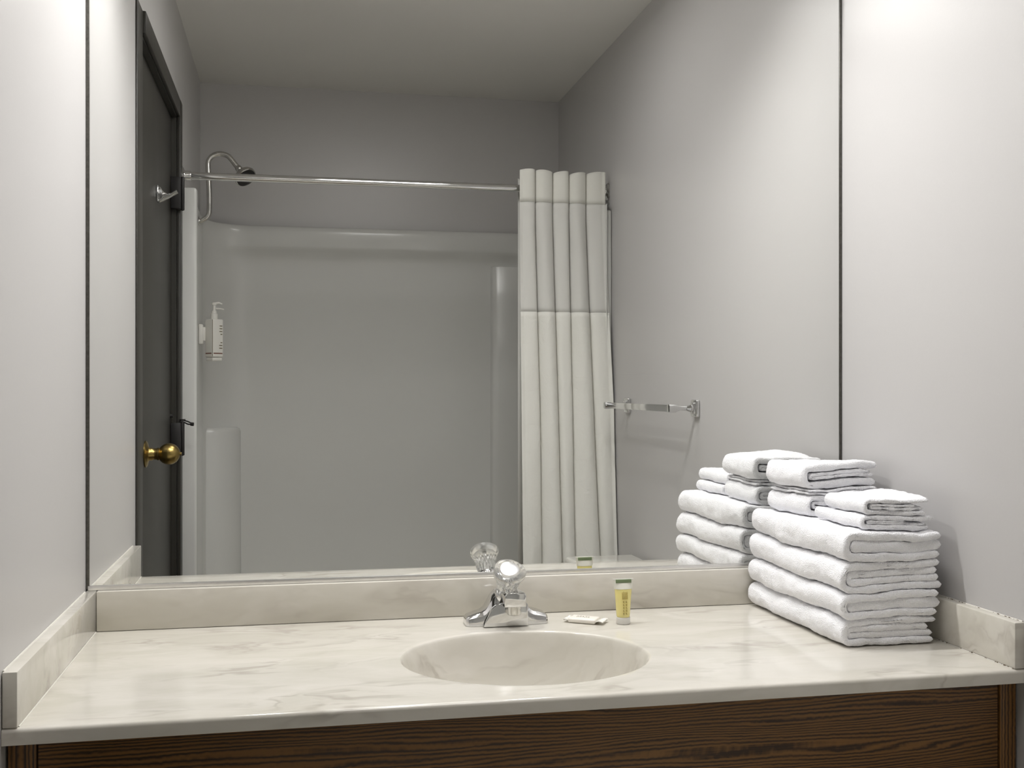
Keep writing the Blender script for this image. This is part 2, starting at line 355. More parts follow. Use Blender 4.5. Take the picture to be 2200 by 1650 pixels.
# ------------------------------------------------------------------ vanity
D = 0.559; TH = 0.0205; S = 0.019; H = 0.0708; TB = 0.014
vt = thing('countertop', (W / 2, -0.28, CT), 'cream cultured marble vanity top with moulded oval sink', 'countertop')
def counter():
    bm = NB(); ox, oy, a, b = 0.72, -0.322, 0.199, 0.172
    x0, x1, y0, y1 = 0.0006, W - 0.0006, -D, 0.005
    ang = set(2 * math.pi * k / 256 for k in range(256))
    for cx, cy in ((x0, y0 + .006), (x1, y0 + .006), (x1, y1), (x0, y1)): ang.add(math.atan2(cy - oy, cx - ox) % (2 * math.pi))
    ang = sorted(ang)
    # basin rings: (scale of ellipse, depth)
    prof = [(0.10, -0.145), (0.16, -0.1445), (0.30, -0.142), (0.48, -0.137), (0.64, -0.128), (0.75, -0.113), (0.83, -0.093), (0.885, -0.072), (0.922, -0.051), (0.948, -0.033), (0.966, -0.0185), (0.978, -0.0100), (0.988, -0.0048), (0.9955, -0.0018), (1.004, -0.0005), (1.015, -0.0001), (1.05, 0.0)]
    rings = []
    for s, z in prof:
        bb = 0.0 if s > 0.5 else (0.5 - s) * 0.03
        rings.append([bm.verts.new((ox + a * s * math.cos(t), oy + bb + b * s * math.sin(t), CT + z)) for t in ang])
    def edge(t, ins):
        c, s = math.cos(t), math.sin(t); k = 1e9
        if c > 1e-9: k = min(k, (x1 - ox) / c)
        if c < -1e-9: k = min(k, (x0 - ox) / c)
        if s > 1e-9: k = min(k, (y1 - oy) / s)
        if s < -1e-9: k = min(k, (y0 + ins - oy) / s)
        return (ox + k * c, oy + k * s)
    P0 = [(ox + a * 1.05 * math.cos(t), oy + b * 1.05 * math.sin(t)) for t in ang]
    P1 = [edge(t, 0.006) for t in ang]
    for f in (0.25, 0.5, 0.75, 1.0):
        rings.append([bm.verts.new((p[0] + (q[0] - p[0]) * f, p[1] + (q[1] - p[1]) * f, CT)) for p, q in zip(P0, P1)])
    for an in (25, 50, 75, 90):
        r = 0.006; dy = r * math.sin(math.radians(an)); dz = r * (1 - math.cos(math.radians(an)))
        rings.append([bm.verts.new((q[0], q[1] - (dy if q[1] <= y0 + 0.0061 else 0), CT - dz)) for q in P1])
    rings.append([bm.verts.new((v.co.x, v.co.y, CT - TH)) for v in rings[-1]])
    n = len(ang)
    for A, B in zip(rings[:-1], rings[1:]):
        for k in range(n):
            k2 = (k + 1) % n; bm.faces.new((A[k], A[k2], B[k2], B[k]))
    bm.faces.new(rings[0])
    # underside of the slab and outside of the bowl
    low = [bm.verts.new((ox + a * 1.07 * math.cos(t), oy + b * 1.07 * math.sin(t), CT - TH)) for t in ang]
    low2 = [bm.verts.new((ox + a * 1.02 * math.cos(t), oy + b * 1.02 * math.sin(t), CT - 0.10)) for t in ang]
    low3 = [bm.verts.new((ox + a * 0.6 * math.cos(t), oy + b * 0.6 * math.sin(t), CT - 0.162)) for t in ang]
    for A, B in ((rings[-1], low), (low, low2), (low2, low3)):
        for k in range(n):
            k2 = (k + 1) % n; bm.faces.new((A[k], A[k2], B[k2], B[k]))
    bm.faces.new(low3)
    return bm
build('sink_slab', counter(), M['marble'], vt, 40)
bm = NB(); box(bm, S + 0.0005, W - S - 0.0005, -TB, 0.0055, CT + 0.0004, CT + H, 0.0022); build('backsplash', bm, M['marble'], vt)
bm = NB(); box(bm, 0.0008, S, -D + 0.002, 0.0055, CT + 0.0004, CT + H, 0.0018); build('side_splash', bm, M['marble'], vt)
bm = NB(); box(bm, W - S, W - 0.0008, -D + 0.002, 0.0055, CT + 0.0004, CT + H, 0.0022); build('side_splash', bm, M['marble'], vt)
bm = NB()
bm.free()
for xx, zz, rr in ((S + .0004, CT + .0004, .0011), (W - S - .0004, CT + .0004, .0009), (.0012, CT + H, .0014), (W - .0016, CT + H, .0014)):
    bm = NB(); tube(bm, [(xx, -D + .008, zz), (xx, -TB - .001, zz)], rr, 6); build('caulk_bead', bm, M['caulk'], vt)
bm = NB(); lathe(bm, [(0, 0), (.012, .0), (.0195, .001), (.021, .003), (.022, .001)], (0.72, -.310, CT - .145), (0, 0, 1), 32); build('drain', bm, M['chrome'], vt)
# speckled grime line along the foot of the right splash
bm = NB(); random.seed(4)
for i in range(46):
    y = -D + 0.004 + 0.20 * random.random() ** 1.6; r = random.uniform(.0003, .0008)
    side = random.random() < .62
    p = (W - S - .0010, y, CT + .0012) if side else (W - .0040, y + .01, CT + H + .0008)
    bmesh.ops.create_icosphere(bm, subdivisions=1, radius=r, matrix=Matrix.Translation(p) @ Matrix.Diagonal((1, random.uniform(1.5, 5.0), 1, 1)))
g = build('grime', bm, basic('grime', srgb(92, 74, 54), 0.9), vt); g['kind'] = 'stuff'

cab = thing('vanity_cabinet', (W / 2, -0.27, 0), 'dark oak vanity cabinet under the marble top', 'cabinet')
CF = -0.537
bm = NB(); box(bm, 0.003, W - 0.003, CF + 0.020, 0.004, 0.09, CT - 0.185, 0.0); box(bm, 0.003, 0.02, CF + .02, 0.004, CT - .185, CT - TH - .001); box(bm, W - 0.02, W - 0.003, CF + .02, 0.004, CT - .185, CT - TH - .001)
build('cabinet_box', bm, M['cabinet_dark'], cab, 0)
for xa, xb in ((0.003, 0.037), (W - 0.030, W - 0.003)):
    bm = NB(); box(bm, xa, xb, CF - 0.001, CF + 0.020, 0.0, CT - TH - 0.0005, 0.0012); build('stile', bm, M['wood_v'], cab)
bm = NB(); box(bm, 0.0385, W - 0.0325, CF + 0.0015, CF + 0.020, CT - 0.19, CT - TH - 0.0005, 0.0008); build('front_panel', bm, M['wood'], cab)
bm = NB(); box(bm, 0.037, W - 0.030, CF + 0.045, CF + 0.055, 0.0, 0.095); build('toe_kick', bm, M['cabinet_dark'], cab)
for i in range(3):
    xa = 0.045 + i * (W - 0.085) / 3; xb = xa + (W - 0.085) / 3 - 0.008
    bm = NB(); box(bm, xa, xb, CF, CF + 0.019, 0.10, CT - 0.195, 0.003); box(bm, xa + .06, xb - .06, CF - .003, CF + .002, 0.16, CT - 0.255, 0.002)
    dr = build('cabinet_door', bm, M['wood_v'], cab)
    kb = NB(); kx = xb - 0.03 if i != 2 else xa + 0.03
    lathe(kb, [(0, 0), (.006, 0), (.005, .012), (.014, .018), (.013, .025), (0, .028)], (kx, CF, CT - 0.25), (0, -1, 0), 20); build('knob', kb, M['brass'], dr)

# ------------------------------------------------------------------ mirror
mi = thing('vanity_mirror', (W / 2, 0, CT + H), 'large frameless wall mirror above the marble backsplash', 'mirror')
MZ = CT + 1.27
bm = NB(); box(bm, 0.003, W - 0.003, 0.0, 0.005, CT + 0.0735, MZ); build('glass', bm, M['mirror'], mi, 0)
bm = NB(); box(bm, 0.004, W - 0.004, -0.0042, -0.0004, CT + 0.0713, CT + 0.0792, 0.0006); box(bm, 0.004, W - 0.004, -0.001, 0.0055, CT + 0.0709, CT + 0.0730)
build('bottom_channel', bm, M['channel_metal'], mi)
for xa, xb in ((0.0004, 0.0060), (W - 0.0052, W - 0.0006)):
    bm = NB(); box(bm, xa, xb, -0.0022, 0.0054, CT + 0.0738, MZ, 0.0004); build('edge_strip', bm, M['dark_strip'], mi)
bm = NB(); box(bm, 0.004, W - 0.004, -0.004, 0.0054, MZ, MZ + 0.006, 0.0005); build('top_channel', bm, M['chrome_worn'], mi)

# vanity light (above the picture): chrome back plate, three opaque shades with bulbs
vl = thing('vanity_light', (0.64, 0.0, CT + 1.50), 'chrome bar light with three downward shades above the mirror', 'light fixture')
bm = NB(); box(bm, 0.20, 1.08, -0.022, 0.0055, CT + 1.485, CT + 1.565, 0.006); build('back_plate', bm, M['chrome'], vl)
for i, x in enumerate(LAMP_X):
    bm = NB(); tube(bm, [(x, -0.02, CT + 1.525), (x, -0.08, CT + 1.54), (x, -0.118, CT + 1.545), (x, LAMP_Y, CT + 1.535), (x, LAMP_Y, CT + 1.525)], 0.008, 12); build('arm', bm, M['chrome'], vl)
    bm = NB(); pr = [(0.018, 0.060), (0.028, 0.056), (0.042, 0.035), (0.052, 0.005), (0.060, -0.020)]
    lathe(bm, [(0, .062)] + pr + [(r - 0.002, h) for r, h in pr[::-1]] + [(0, .058)], (x, LAMP_Y, LAMP_Z), (0, 0, 1), 36); sh = build('shade', bm, M['white_plastic'], vl)
    bm = NB(); bmesh.ops.create_uvsphere(bm, u_segments=20, v_segments=12, radius=0.026, matrix=Matrix.Translation((x, LAMP_Y, LAMP_Z + 0.020))); build('bulb', bm, M['bulb'], vl)

# added ceiling fill for even ambient light (outside the picture, between door and toilet)
cl = thing('fill_light', (0.72, -0.86, CH), 'added square white fill light under the ceiling, out of view', 'light fixture')
bm = NB(); box(bm, 0.45, 0.99, -1.13, -0.59, CH - 0.035, CH - 0.0005, 0.003); build('fill_frame', bm, M['white_plastic'], cl)
bm = NB(); box(bm, 0.47, 0.97, -1.11, -0.61, CH - 0.040, CH - 0.0352, 0.001); build('fill_face', bm, M['fill'], cl)

# ------------------------------------------------------------------ faucet
FX, FY = 0.735, -0.082
fa = thing('faucet', (FX, FY, CT), 'chrome single handle sink faucet with clear crystal knob', 'faucet')
def faucet_body():
    bm = NB()
    # stations along x: (x, half depth, height, front bulge)
    st = [(-.0755, .013, .010), (-.0745, .018, .0145), (-.071, .0215, .0175), (-.058, .0242, .0220), (-.047, .0250, .0250), (-.040, .0255, .0300), (-.033, .0258, .0410), (-.027, .0260, .0520), (-.019, .0262, .0600), (-.008, .0264, .0625)]
    st = st + [(-x, d, h) for x, d, h in st[::-1]]
    rings = []
    for x, d, h in st:
        top = min(d * 0.72, d)
        pts = [(-d, 0.0005), (-d, h * .45), (-d * .93, h * .72), (-top, h * .94), (-top * .7, h), (top * .7, h), (top, h * .94), (d * .93, h * .72), (d, h * .45), (d, 0.0005)]
        rings.append([bm.verts.new((FX + x, FY + p[0], CT + p[1])) for p in pts])
    for A, B in zip(rings[:-1], rings[1:]):
        for k in range(len(A) - 1): bm.faces.new((A[k], A[k + 1], B[k + 1], B[k]))
        bm.faces.new((A[-1], A[0], B[0], B[-1]))
    bm.faces.new(rings[0]); bm.faces.new(rings[-1])
    return bm
build('faucet_body', faucet_body(), M['chrome'], fa, 28)
bm = NB()   # flared apron below the spout: an arched shell reaching forward
out = [(-.047, .001), (-.043, .012), (-.037, .022), (-.032, .032), (-.024, .0395), (-.014, .0425), (.030, .0425), (.034, .040), (.035, .001)]
prism(bm, [(FX + x, CT + z) for x, z in out], 'y', FY - .036, FY - .018, 0.002); build('apron', bm, M['chrome'], fa, 30)
bm = NB()   # spout
A = [(-.024, .0385, .058), (-.024, .0385, .058)]
def spout(bm):
    secs = [(0.005, .0235, .040, .0610), (-.020, .0222, .0390, .0635), (-.040, .0208, .039, .0645), (-.058, .0198, .0395, .0650), (-.0625, .0190, .0405, .0640)]
    R = []
    for y, hw, z0, z1 in secs:
        c = .0035
        pts = [(-hw, z0), (hw, z0), (hw, z1 - c * 1.4), (hw - c, z1), (-hw + c, z1), (-hw, z1 - c * 1.4)]
        R.append([bm.verts.new((FX + .006 + p[0], FY + y, CT + p[1])) for p in pts])
    for P, Q in zip(R[:-1], R[1:]):
        for k in range(6): bm.faces.new((P[k], P[(k + 1) % 6], Q[(k + 1) % 6], Q[k]))
    bm.faces.new(R[0]); bm.faces.new(R[-1])
    bmesh.ops.recalc_face_normals(bm, faces=bm.faces)
    bmesh.ops.bevel(bm, geom=[e for e in bm.edges if e.calc_face_angle(0) > 0.6], offset=.0016, segments=2, profile=.5, affect='EDGES')
spout(bm); build('spout', bm, M['chrome'], fa, 30)
bm = NB(); lathe(bm, [(0, .0), (.0095, .0), (.0115, .001), (.0125, .003), (.0125, .016), (.011, .018), (0, .018)], (FX + .006, FY - .046, CT + .0235), (0, 0, 1), 28); build('aerator', bm, M['chrome_worn'], fa)
KA = Vector((-0.03, -0.59, 0.81)).normalized(); KO = Vector((FX - .001, FY - .011, CT + .0520))
bm = NB(); lathe(bm, [(0, 0), (.022, 0), (.0215, .006), (.019, .010), (.009, .0085), (.008, .029), (0, .0295)], KO, KA, 32); build('collar', bm, M['chrome'], fa)
def flute(a, i):
    return 1 + (0.05 * math.cos(18 * a) if 1 <= i <= 5 else 0) + (0.045 * math.cos(3 * a + .6) if i >= 6 else 0)
bm = NB(); lathe(bm, [(0.0085, .0085), (.0172, .0090), (.0180, .016), (.0190, .026), (.0203, .036), (.0222, .0440), (.0262, .0500), (.0285, .0545), (.0292, .0590), (.0282, .0630), (.0250, .0655), (.0195, .0662), (.0185, .0650), (0.0, .0644)], KO, KA, 96, flute)
hd = build('handle_knob', bm, M['crystal'], fa, 40)
bm = NB(); lathe(bm, [(0, .0560), (.0165, .0560), (.0178, .0580), (.0178, .0655), (.0165, .0680), (.0110, .0694), (0, .0700)], KO, KA, 40, lambda a, i: 1 + 0.03 * math.cos(3 * a + .6)); cp = build('handle_cap', bm, M['cap_metal'], fa)
cp['label'] = 'domed silver cap in the clear knob'
bm = NB(); lathe(bm, [(0, .030), (.0045, .030), (.0045, .0555), (0, .0555)], KO, KA, 12); build('handle_screw', bm, M['chrome'], fa)

# ------------------------------------------------------------------ toiletries
tb = thing('shampoo_tube', (0.9425, -0.135, CT), 'small clear tube of yellow shampoo standing on its cap', 'toiletry')
def tube_shell(bm, z0, z1, n=40, scale=1.0, cap_bot=True):
    # round at the bottom, flat crimp at the top
    prof = [(.0, .0122, .0122), (.004, .0128, .0128), (.020, .0140, .0130), (.035, .0152, .0112), (.050, .0166, .0080), (.060, .0180, .0042), (.066, .0188, .0018), (.0690, .0192, .0010)]
    rings = []
    zz = [z0 + (z1 - z0) * i / 16 for i in range(17)]
    for z in zz:
        for (a, ax, ay), (b2, bx, by) in zip(prof[:-1], prof[1:]):
            if a <= z <= b2 + 1e-9: f = (z - a) / (b2 - a); rx, ry = ax + (bx - ax) * f, ay + (by - ay) * f; break
        rings.append([bm.verts.new((.9425 + rx * scale * math.cos(2 * math.pi * k / n), -.131 + ry * scale * math.sin(2 * math.pi * k / n), CT + .0125 + z)) for k in range(n)])
    for P, Q in zip(rings[:-1], rings[1:]):
        for k in range(n): bm.faces.new((P[k], P[(k + 1) % n], Q[(k + 1) % n], Q[k]))
    bm.faces.new(rings[0]); bm.faces.new(rings[-1])
bm = NB(); tube_shell(bm, 0.0005, 0.0505, scale=.96); gl = build('gel_body', bm, M['gel'], tb, 50)
bm = NB(); tube_shell(bm, 0.0507, 0.0685); build('empty_shoulder', bm, basic('milky_film', srgb(222, 220, 210), .3), tb, 50)
bm = NB(); box(bm, .9425 - .0193, .9425 + .0193, -.1318, -.1302, CT + .0790, CT + .0815, .0003); build('crimp', bm, M['white_plastic'], tb)
bm = NB(); box(bm, .9425 - .0145, .9425 + .0145, -.1348, -.1272, CT + .0742, CT + .0802, .0003); build('green_band', bm, M['green_print'], tb)
bm = NB(); lathe(bm, [(0, 0), (.0122, 0), (.0128, .001), (.0128, .0118), (.011, .0122), (0, .0122)], (.9425, -.131, CT + .0005), (0, 0, 1), 36); build('screw_cap', bm, basic('cap_plastic', srgb(226, 224, 220), .3), tb)
bm = NB(); random.seed(11)   # rows of tiny upright print, illegible at this size
def glyph(bm, x, z, w, h):
    y = -.131 - .0131 - .0003 + 0.11 * max(0, (z - .030)); box(bm, x, x + w, y - .0002, y + .0006, CT + z, CT + z + h)
for col in (.9387, .9440):
    for k in range(5):
        z = .0190 + k * .0052; glyph(bm, col, z, .0024, .0006); glyph(bm, col, z, .0006, .0022 if k % 2 else .0030); glyph(bm, col, z + .0022, .0024 if (k + int(col * 1e4)) % 2 else .0014, .0006)
for col in (.9372, .9393, .9418, .9442, .9463):
    z = .046
    while z < .058:
        h = random.uniform(.0005, .0014); glyph(bm, col, z, .0011, h); z += h + .0006
build('print', bm, M['ink_olive'], tb)

so = thing('wrapped_soap', (0.878, -0.106, CT), 'small bar of soap in a white wrapper lying beside the yellow tube', 'soap')
SR = Matrix.Translation((.878, -.106, CT)) @ Matrix.Rotation(math.radians(-33), 4, 'Z')
def xf(bm, m): bmesh.ops.transform(bm, matrix=m, verts=bm.verts); return bm
bm = NB(); box(bm, -.028, .024, -.017, .017, .0006, .0090, .0030, 4); build('soap_bar', xf(bm, SR), M['paper'], so)
film = basic('clear_film', srgb(222, 219, 212), .15, spec=.8)
for sx, x0, x1 in ((1, .0235, .0385), (-1, -.0365, -.0275)):
    n = 10; rows = []; bm = NB()
    for i in range(n + 1):
        f = i / n; x = x0 + (x1 - x0) * f if sx > 0 else x1 + (x0 - x1) * f
        rows.append([(x, -.0165 + .033 * j / 16, .0052 + .0016 * math.sin(j * 1.9 + i * .3) * f + .0012 * math.sin(f * 3)) for j in range(17)])
    V = [[bm.verts.new((p[0], p[1], p[2])) for p in r] for r in rows]
    for i in range(n):
        for j in range(16): bm.faces.new((V[i][j], V[i][j + 1], V[i + 1][j + 1], V[i + 1][j]))
    we = build('wrapper_end', xf(bm, SR), film, so); md = we.modifiers.new('thickness', 'SOLIDIFY'); md.thickness = .0005
bm = NB(); random.seed(5)
for row, cnt, x0 in ((.004, 5, -.016), (-.002, 7, -.016)):
    for k in range(cnt):
        x = x0 + k * (.0052 if cnt == 5 else .0037); hgt = .0034 if cnt == 5 else .0022
        box(bm, x, x + .0008, row, row + hgt, .0088, .0093); box(bm, x, x + .0024, row + (hgt if k % 2 else 0), row + (hgt if k % 2 else 0) + .0007, .0088, .0093)
build('print', xf(bm, SR), M['ink'], so)

# ------------------------------------------------------------------ towels
def wav(p, k, s): return noise.noise(Vector((p[0] * k + s * 7.3, p[1] * k - s * 3.1, p[2] * k + s)))
def path_len(P):
    L = [0.0]
    for a, b in zip(P[:-1], P[1:]): L.append(L[-1] + math.hypot(b[0] - a[0], b[1] - a[1]))
    return L
def resample(P, step):
    L = path_len(P); n = max(2, int(L[-1] / step)); out = []; j = 0
    for i in range(n + 1):
        d = L[-1] * i / n
        while j < len(L) - 2 and L[j + 1] < d: j += 1
        f = (d - L[j]) / max(1e-9, L[j + 1] - L[j]); out.append((P[j][0] + (P[j + 1][0] - P[j][0]) * f, P[j][1] + (P[j + 1][1] - P[j][1]) * f))
    return out
def sheet(bm, P, t, y0, y1, step=0.0022, er=0.0045, seed=0, amp=1.0, band=None, xjit=0.0):
    """a thick cloth whose centre line in the x-z plane is P, running from y0 (front) to y1 (back)"""
    P = resample(P, step); n = len(P); ny = int((y1 - y0) / 0.0024)
    ys = []
    for i in range(ny + 1): ys.append(y0 + (y1 - y0) * i / ny)
    for e in (0.0004, 0.0012, 0.0034): ys += [y0 + e, y1 - e]
    ys = sorted(set(round(v, 5) for v in ys)); rows = []
    nr = []
    for i in range(n):
        a, b = P[max(0, i - 1)], P[min(n - 1, i + 1)]; dx, dz = b[0] - a[0], b[1] - a[1]; l = math.hypot(dx, dz) or 1; nr.append((-dz / l, dx / l, dx / l, dz / l))
    for y in ys:
        e = min(y - y0, y1 - y); k = 1.0 if e >= er else math.sqrt(max(0.0, 1 - ((er - e) / er) ** 2)) * 0.92 + 0.08
        h = t / 2 * k
        if band and abs(y - band) < 0.0030: h -= 0.0014
        top, bot = [], []
        for i, (x, z) in enumerate(P):
            nx, nz, dx, dz = nr[i]; m = min(i, n - 1 - i) * step
            hh = h * (1.0 if m >= h else math.sqrt(max(0.02, 1 - ((h - m) / h) ** 2)))
            q = Vector((x, y, z)); f = 0.0007 * wav(q, 210, seed) + 0.0012 * wav(q, 60, seed + 5)
            ripple = 0.0016 * wav((x, y, z), 30, seed + 2)
            for lst, sg in ((top, 1), (bot, -1)):
                lst.append((x + nx * sg * (hh + f), y, z + nz * sg * (hh + f)))
        rows.append([lift(p, amp, seed, xjit, y0, y1) for p in top + bot[::-1]])
    V = [[bm.verts.new(p) for p in r] for r in rows]; m = len(V[0])
    for A, B in zip(V[:-1], V[1:]):
        for k in range(m): bm.faces.new((A[k], A[(k + 1) % m], B[(k + 1) % m], B[k]))
    for R, fl in ((V[0], 1), (V[-1], 0)):
        for i in range(n - 1):
            q = (R[i], R[i + 1], R[m - 2 - i], R[m - 1 - i]); bm.faces.new(q if fl else q[::-1])
def lift(p, amp, seed, xjit, y0, y1):
    x, y, z = p
    dz = amp * (0.0058 * noise.noise(Vector((x * 11, y * 9, z * 14 + 3))) * min(1.0, max(0, z) / 0.03) + 0.0018 * noise.noise(Vector((x * 34, y * 26, z * 30 + 9))) * min(1.0, max(0, z) / 0.02))
    dx = 0.0048 * noise.noise(Vector((z * 26 + seed, y * 14, 1.7))) + 0.0012 * noise.noise(Vector((z * 90, y * 60, seed)))
    e = y - y0
    dy = 0.0045 * noise.noise(Vector((x * 22, z * 40 + seed, 4.4))) if e < 0.06 else 0.0
    if e < 0.06: dy *= 1 - e / 0.06
    return (x + dx, y + dy, z + dz)
def cfold(x0, x1a, x1b, zb, zt, t):
    """C-shaped centre line: top run, fold at the left, bottom run"""
    r = (zt - zb) / 2; cz = (zt + zb) / 2; k = min(r, .016)
    P = [(x1a, zt), (x0 + r * 1.4, zt)] + [(x0 + r * .85 - r * .85 * abs(math.cos(math.radians(a))) ** .9, cz + r * math.copysign(abs(math.sin(math.radians(a))) ** .88, math.sin(math.radians(a)))) for a in range(96, 266, 10)] + [(x0 + r * 1.4, zb), (x1b, zb)]
    return P
def bath(name, z0, z1, x0, x1, y0, y1, seed, label):
    bm = NB(); h = z1 - z0; t = h * (0.25 if seed % 2 else 0.29); g = h * 0.003
    sheet(bm, cfold(x0 + t / 2, x1 - t * .5, x1 - t * .2 - .004 * (seed % 3), z0 + t / 2, z1 - t / 2, t), t, y0, y1, seed=seed, band=-0.128)
    zi0, zi1 = z0 + t * 1.5 + g, z1 - t * 1.5 - g
    if seed % 2 == 0:
        zm = (z0 + z1) / 2; sheet(bm, [(x0 + t * 1.06, zm), (x0 + .06, zm + .001), (x0 + .12, zm - .001), (x1 - .004, zm)], h - 2 * t - .0002, y0 + .002, y1 - .003, seed=seed + 20)
    else: sheet(bm, cfold(x0 + t * 1.52, x1 - .006 - .004 * ((seed + 1) % 3), x1 - t * .6, zi0, zi1, t), t * .98, y0 + .002, y1 - .003, seed=seed + 20, band=None)
    o = build(name, bm, M['terry'], None, 0, normals=True); o.data.polygons.foreach_set('use_smooth', [True] * len(o.data.polygons))
    return tag(o, label, 'towel', 'folded bath towels in the big stack')
Z = lambda v: v
TW = [('lowest of the four thick white bath towels, resting on the counter', 0.0020, 0.0470, 1.2335, 1.4080, 1),
      ('thick white bath towel, second from the bottom of the stack', 0.0482, 0.0912, 1.2325, 1.4170, 2),
      ('thick white bath towel, third from the bottom of the stack', 0.0925, 0.1402, 1.2335, 1.4195, 3),
      ('topmost thick white bath towel with the small cloths lying on it', 0.1416, 0.1893, 1.2385, 1.4210, 4)]
# towels are modelled around z = 0 at the counter, then lifted
for lab, za, zb, xa, xb, sd in TW:
    o = bath('bath_towel', za, zb, xa, xb, -0.386 + 0.003 * (sd % 2), -0.022, sd, lab)
    o.location = (0, 0, CT)
def small(name, sheets, label, group, rot=0.0, piv=(0, 0)):
    bm = NB()
    for P, t, y0, y1, sd in sheets: sheet(bm, P, t, y0, y1, step=0.003, er=min(.005, t * .55), seed=sd, amp=1.0)
    o = build(name, bm, M['terry'], None, 0); o.data.polygons.foreach_set('use_smooth', [True] * len(o.data.polygons))
    o.location = (piv[0], piv[1], CT)
    if rot or piv != (0, 0):
        for v in o.data.vertices: v.co.x -= piv[0]; v.co.y -= piv[1]
        o.rotation_euler = (0, 0, rot)
    return tag(o, label, 'towel', group)
# hand towels at the back of the stack
B0 = 0.1905
small('hand_towel', [(cfold(1.275, 1.405, 1.40, B0 + .0055, B0 + .0345, .011), .011, -.190, -.028, 31), (cfold(1.287, 1.40, 1.395, B0 + .0160, B0 + .0250, .0078), .0078, -.188, -.030, 32)],
      'folded white hand towel pinned under the topmost towel of the stack', 'hand towels on the stack')
A0 = 0.2310
def wavy(x0, x1, z, a): return [(x0 + (x1 - x0) * i / 14, z + a * math.sin(i * 1.05)) for i in range(15)]
small('hand_towel', [(wavy(1.276, 1.412, A0 + .0030, .0007), .0044, -.186, -.034, 41), (wavy(1.279, 1.415, A0 + .0085, .0009), .0044, -.186, -.034, 42),
                     (cfold(1.272, 1.418, 1.414, A0 + .0195, A0 + .0505, .013), .0135, -.184, -.030, 43), (cfold(1.286, 1.405, 1.412, A0 + .0325, A0 + .0385, .006), .006, -.182, -.032, 44)],
      'topmost folded white hand towel crowning the stack near the mirror', 'hand towels on the stack')
# wash cloths at the front of the stack
C0 = 0.1905
small('wash_cloth', [(cfold(1.281, 1.408, 1.402, C0 + .0045, C0 + .0195, .0075), .0078, -.372, -.212, 51), (cfold(1.290, 1.36, 1.395, C0 + .0105, C0 + .0135, .003), .0034, -.371, -.214, 52)],
      'lower of the two folded white wash cloths at the front of the stack', 'wash cloths on the stack')
D0 = 0.2150
small('wash_cloth', [(cfold(1.291, 1.404, 1.398, D0 + .0040, D0 + .0230, .007), .0078, -.371, -.222, 61), (cfold(1.300, 1.38, 1.394, D0 + .0110, D0 + .0160, .004), .0044, -.370, -.224, 62)],
      'upper of the two folded white wash cloths at the front of the stack', 'wash cloths on the stack', math.radians(-2), (1.345, -.3))

# ------------------------------------------------------------------ shower: surround, tub, rod, curtain
su = thing('tub_surround', (W / 2, -2.0, 0), 'glossy white moulded tub and shower surround seen in the mirror', 'tub surround')
def surround():
    bm = NB()
    yf, yb, xl, xr, R = -1.575, -2.352, 0.014, W - 0.014, 0.19
    def outline(d, r):
        s = min(d, .010); dd = d - s      # the top ledge stands out from the back wall only
        P = [(xl + s, yf)]
        P += [(xl + s + r - r * math.cos(math.radians(a)), yb + s + dd * (a / 90) ** 2 + r - r * math.sin(math.radians(a))) for a in range(0, 91, 6)]
        P += [(xr - s - r + r * math.sin(math.radians(a)), yb + s + dd * (1 - a / 90) ** 2 + r - r * math.cos(math.radians(a))) for a in range(0, 91, 6)]
        P += [(xr - s, yf)]
        return P
    prof = [(CT - .42, 0.010), (CT + .90, 0.010), (CT + .935, 0.013), (CT + .957, 0.024), (CT + .972, 0.040), (CT + .982, 0.050), (CT + .990, 0.054), (CT + 1.045, 0.056), (CT + 1.058, 0.053), (CT + 1.066, 0.045), (CT + 1.069, 0.030), (CT + 1.069, 0.0)]
    rings = []
    for z, d in prof: rings.append([bm.verts.new((x, y, z)) for x, y in outline(d, R)])
    for A, B in zip(rings[:-1], rings[1:]):
        for k in range(len(A) - 1): bm.faces.new((A[k], A[k + 1], B[k + 1], B[k]))
    return bm
build('wall_panel', surround(), M['acrylic'], su, 60)
for xa, xb, ya, yb2, zt in ((0.0006, 0.055, -1.600, -1.552, CT + 1.069), (W - 0.021, W - 0.0006, -1.630, -1.594, CT + 1.052)):
    bm = NB(); box(bm, xa, xb, ya, yb2, CT - .42, zt, 0.008, 4); build('front_flange', bm, M['acrylic'], su)
bm = NB(); lathe(bm, [(0.0, CT - .42), (0.140, CT - .42), (0.138, CT + .262), (.134, CT + .274), (.124, CT + .280), (0, CT + .281)], (0.018, -2.348, 0), (0, 0, 1), 64); 
bmesh.ops.bisect_plane(bm, geom=bm.verts[:] + bm.edges[:] + bm.faces[:], plane_co=(0.0165, 0, 0), plane_no=(1, 0, 0), clear_inner=True); bmesh.ops.bisect_plane(bm, geom=bm.verts[:] + bm.edges[:] + bm.faces[:], plane_co=(0, -2.350, 0), plane_no=(0, 1, 0), clear_inner=True)
build('corner_shelf', bm, M['acrylic'], su, 50)
bm = NB(); prism(bm, [(1.150, -2.345), (1.160, -2.325), (1.185, -2.315), (W - .03, -2.315), (W - .03, -2.345)], 'z', CT - .42, CT + .93, 0.003); build('corner_panel', bm, M['acrylic'], su, 50)

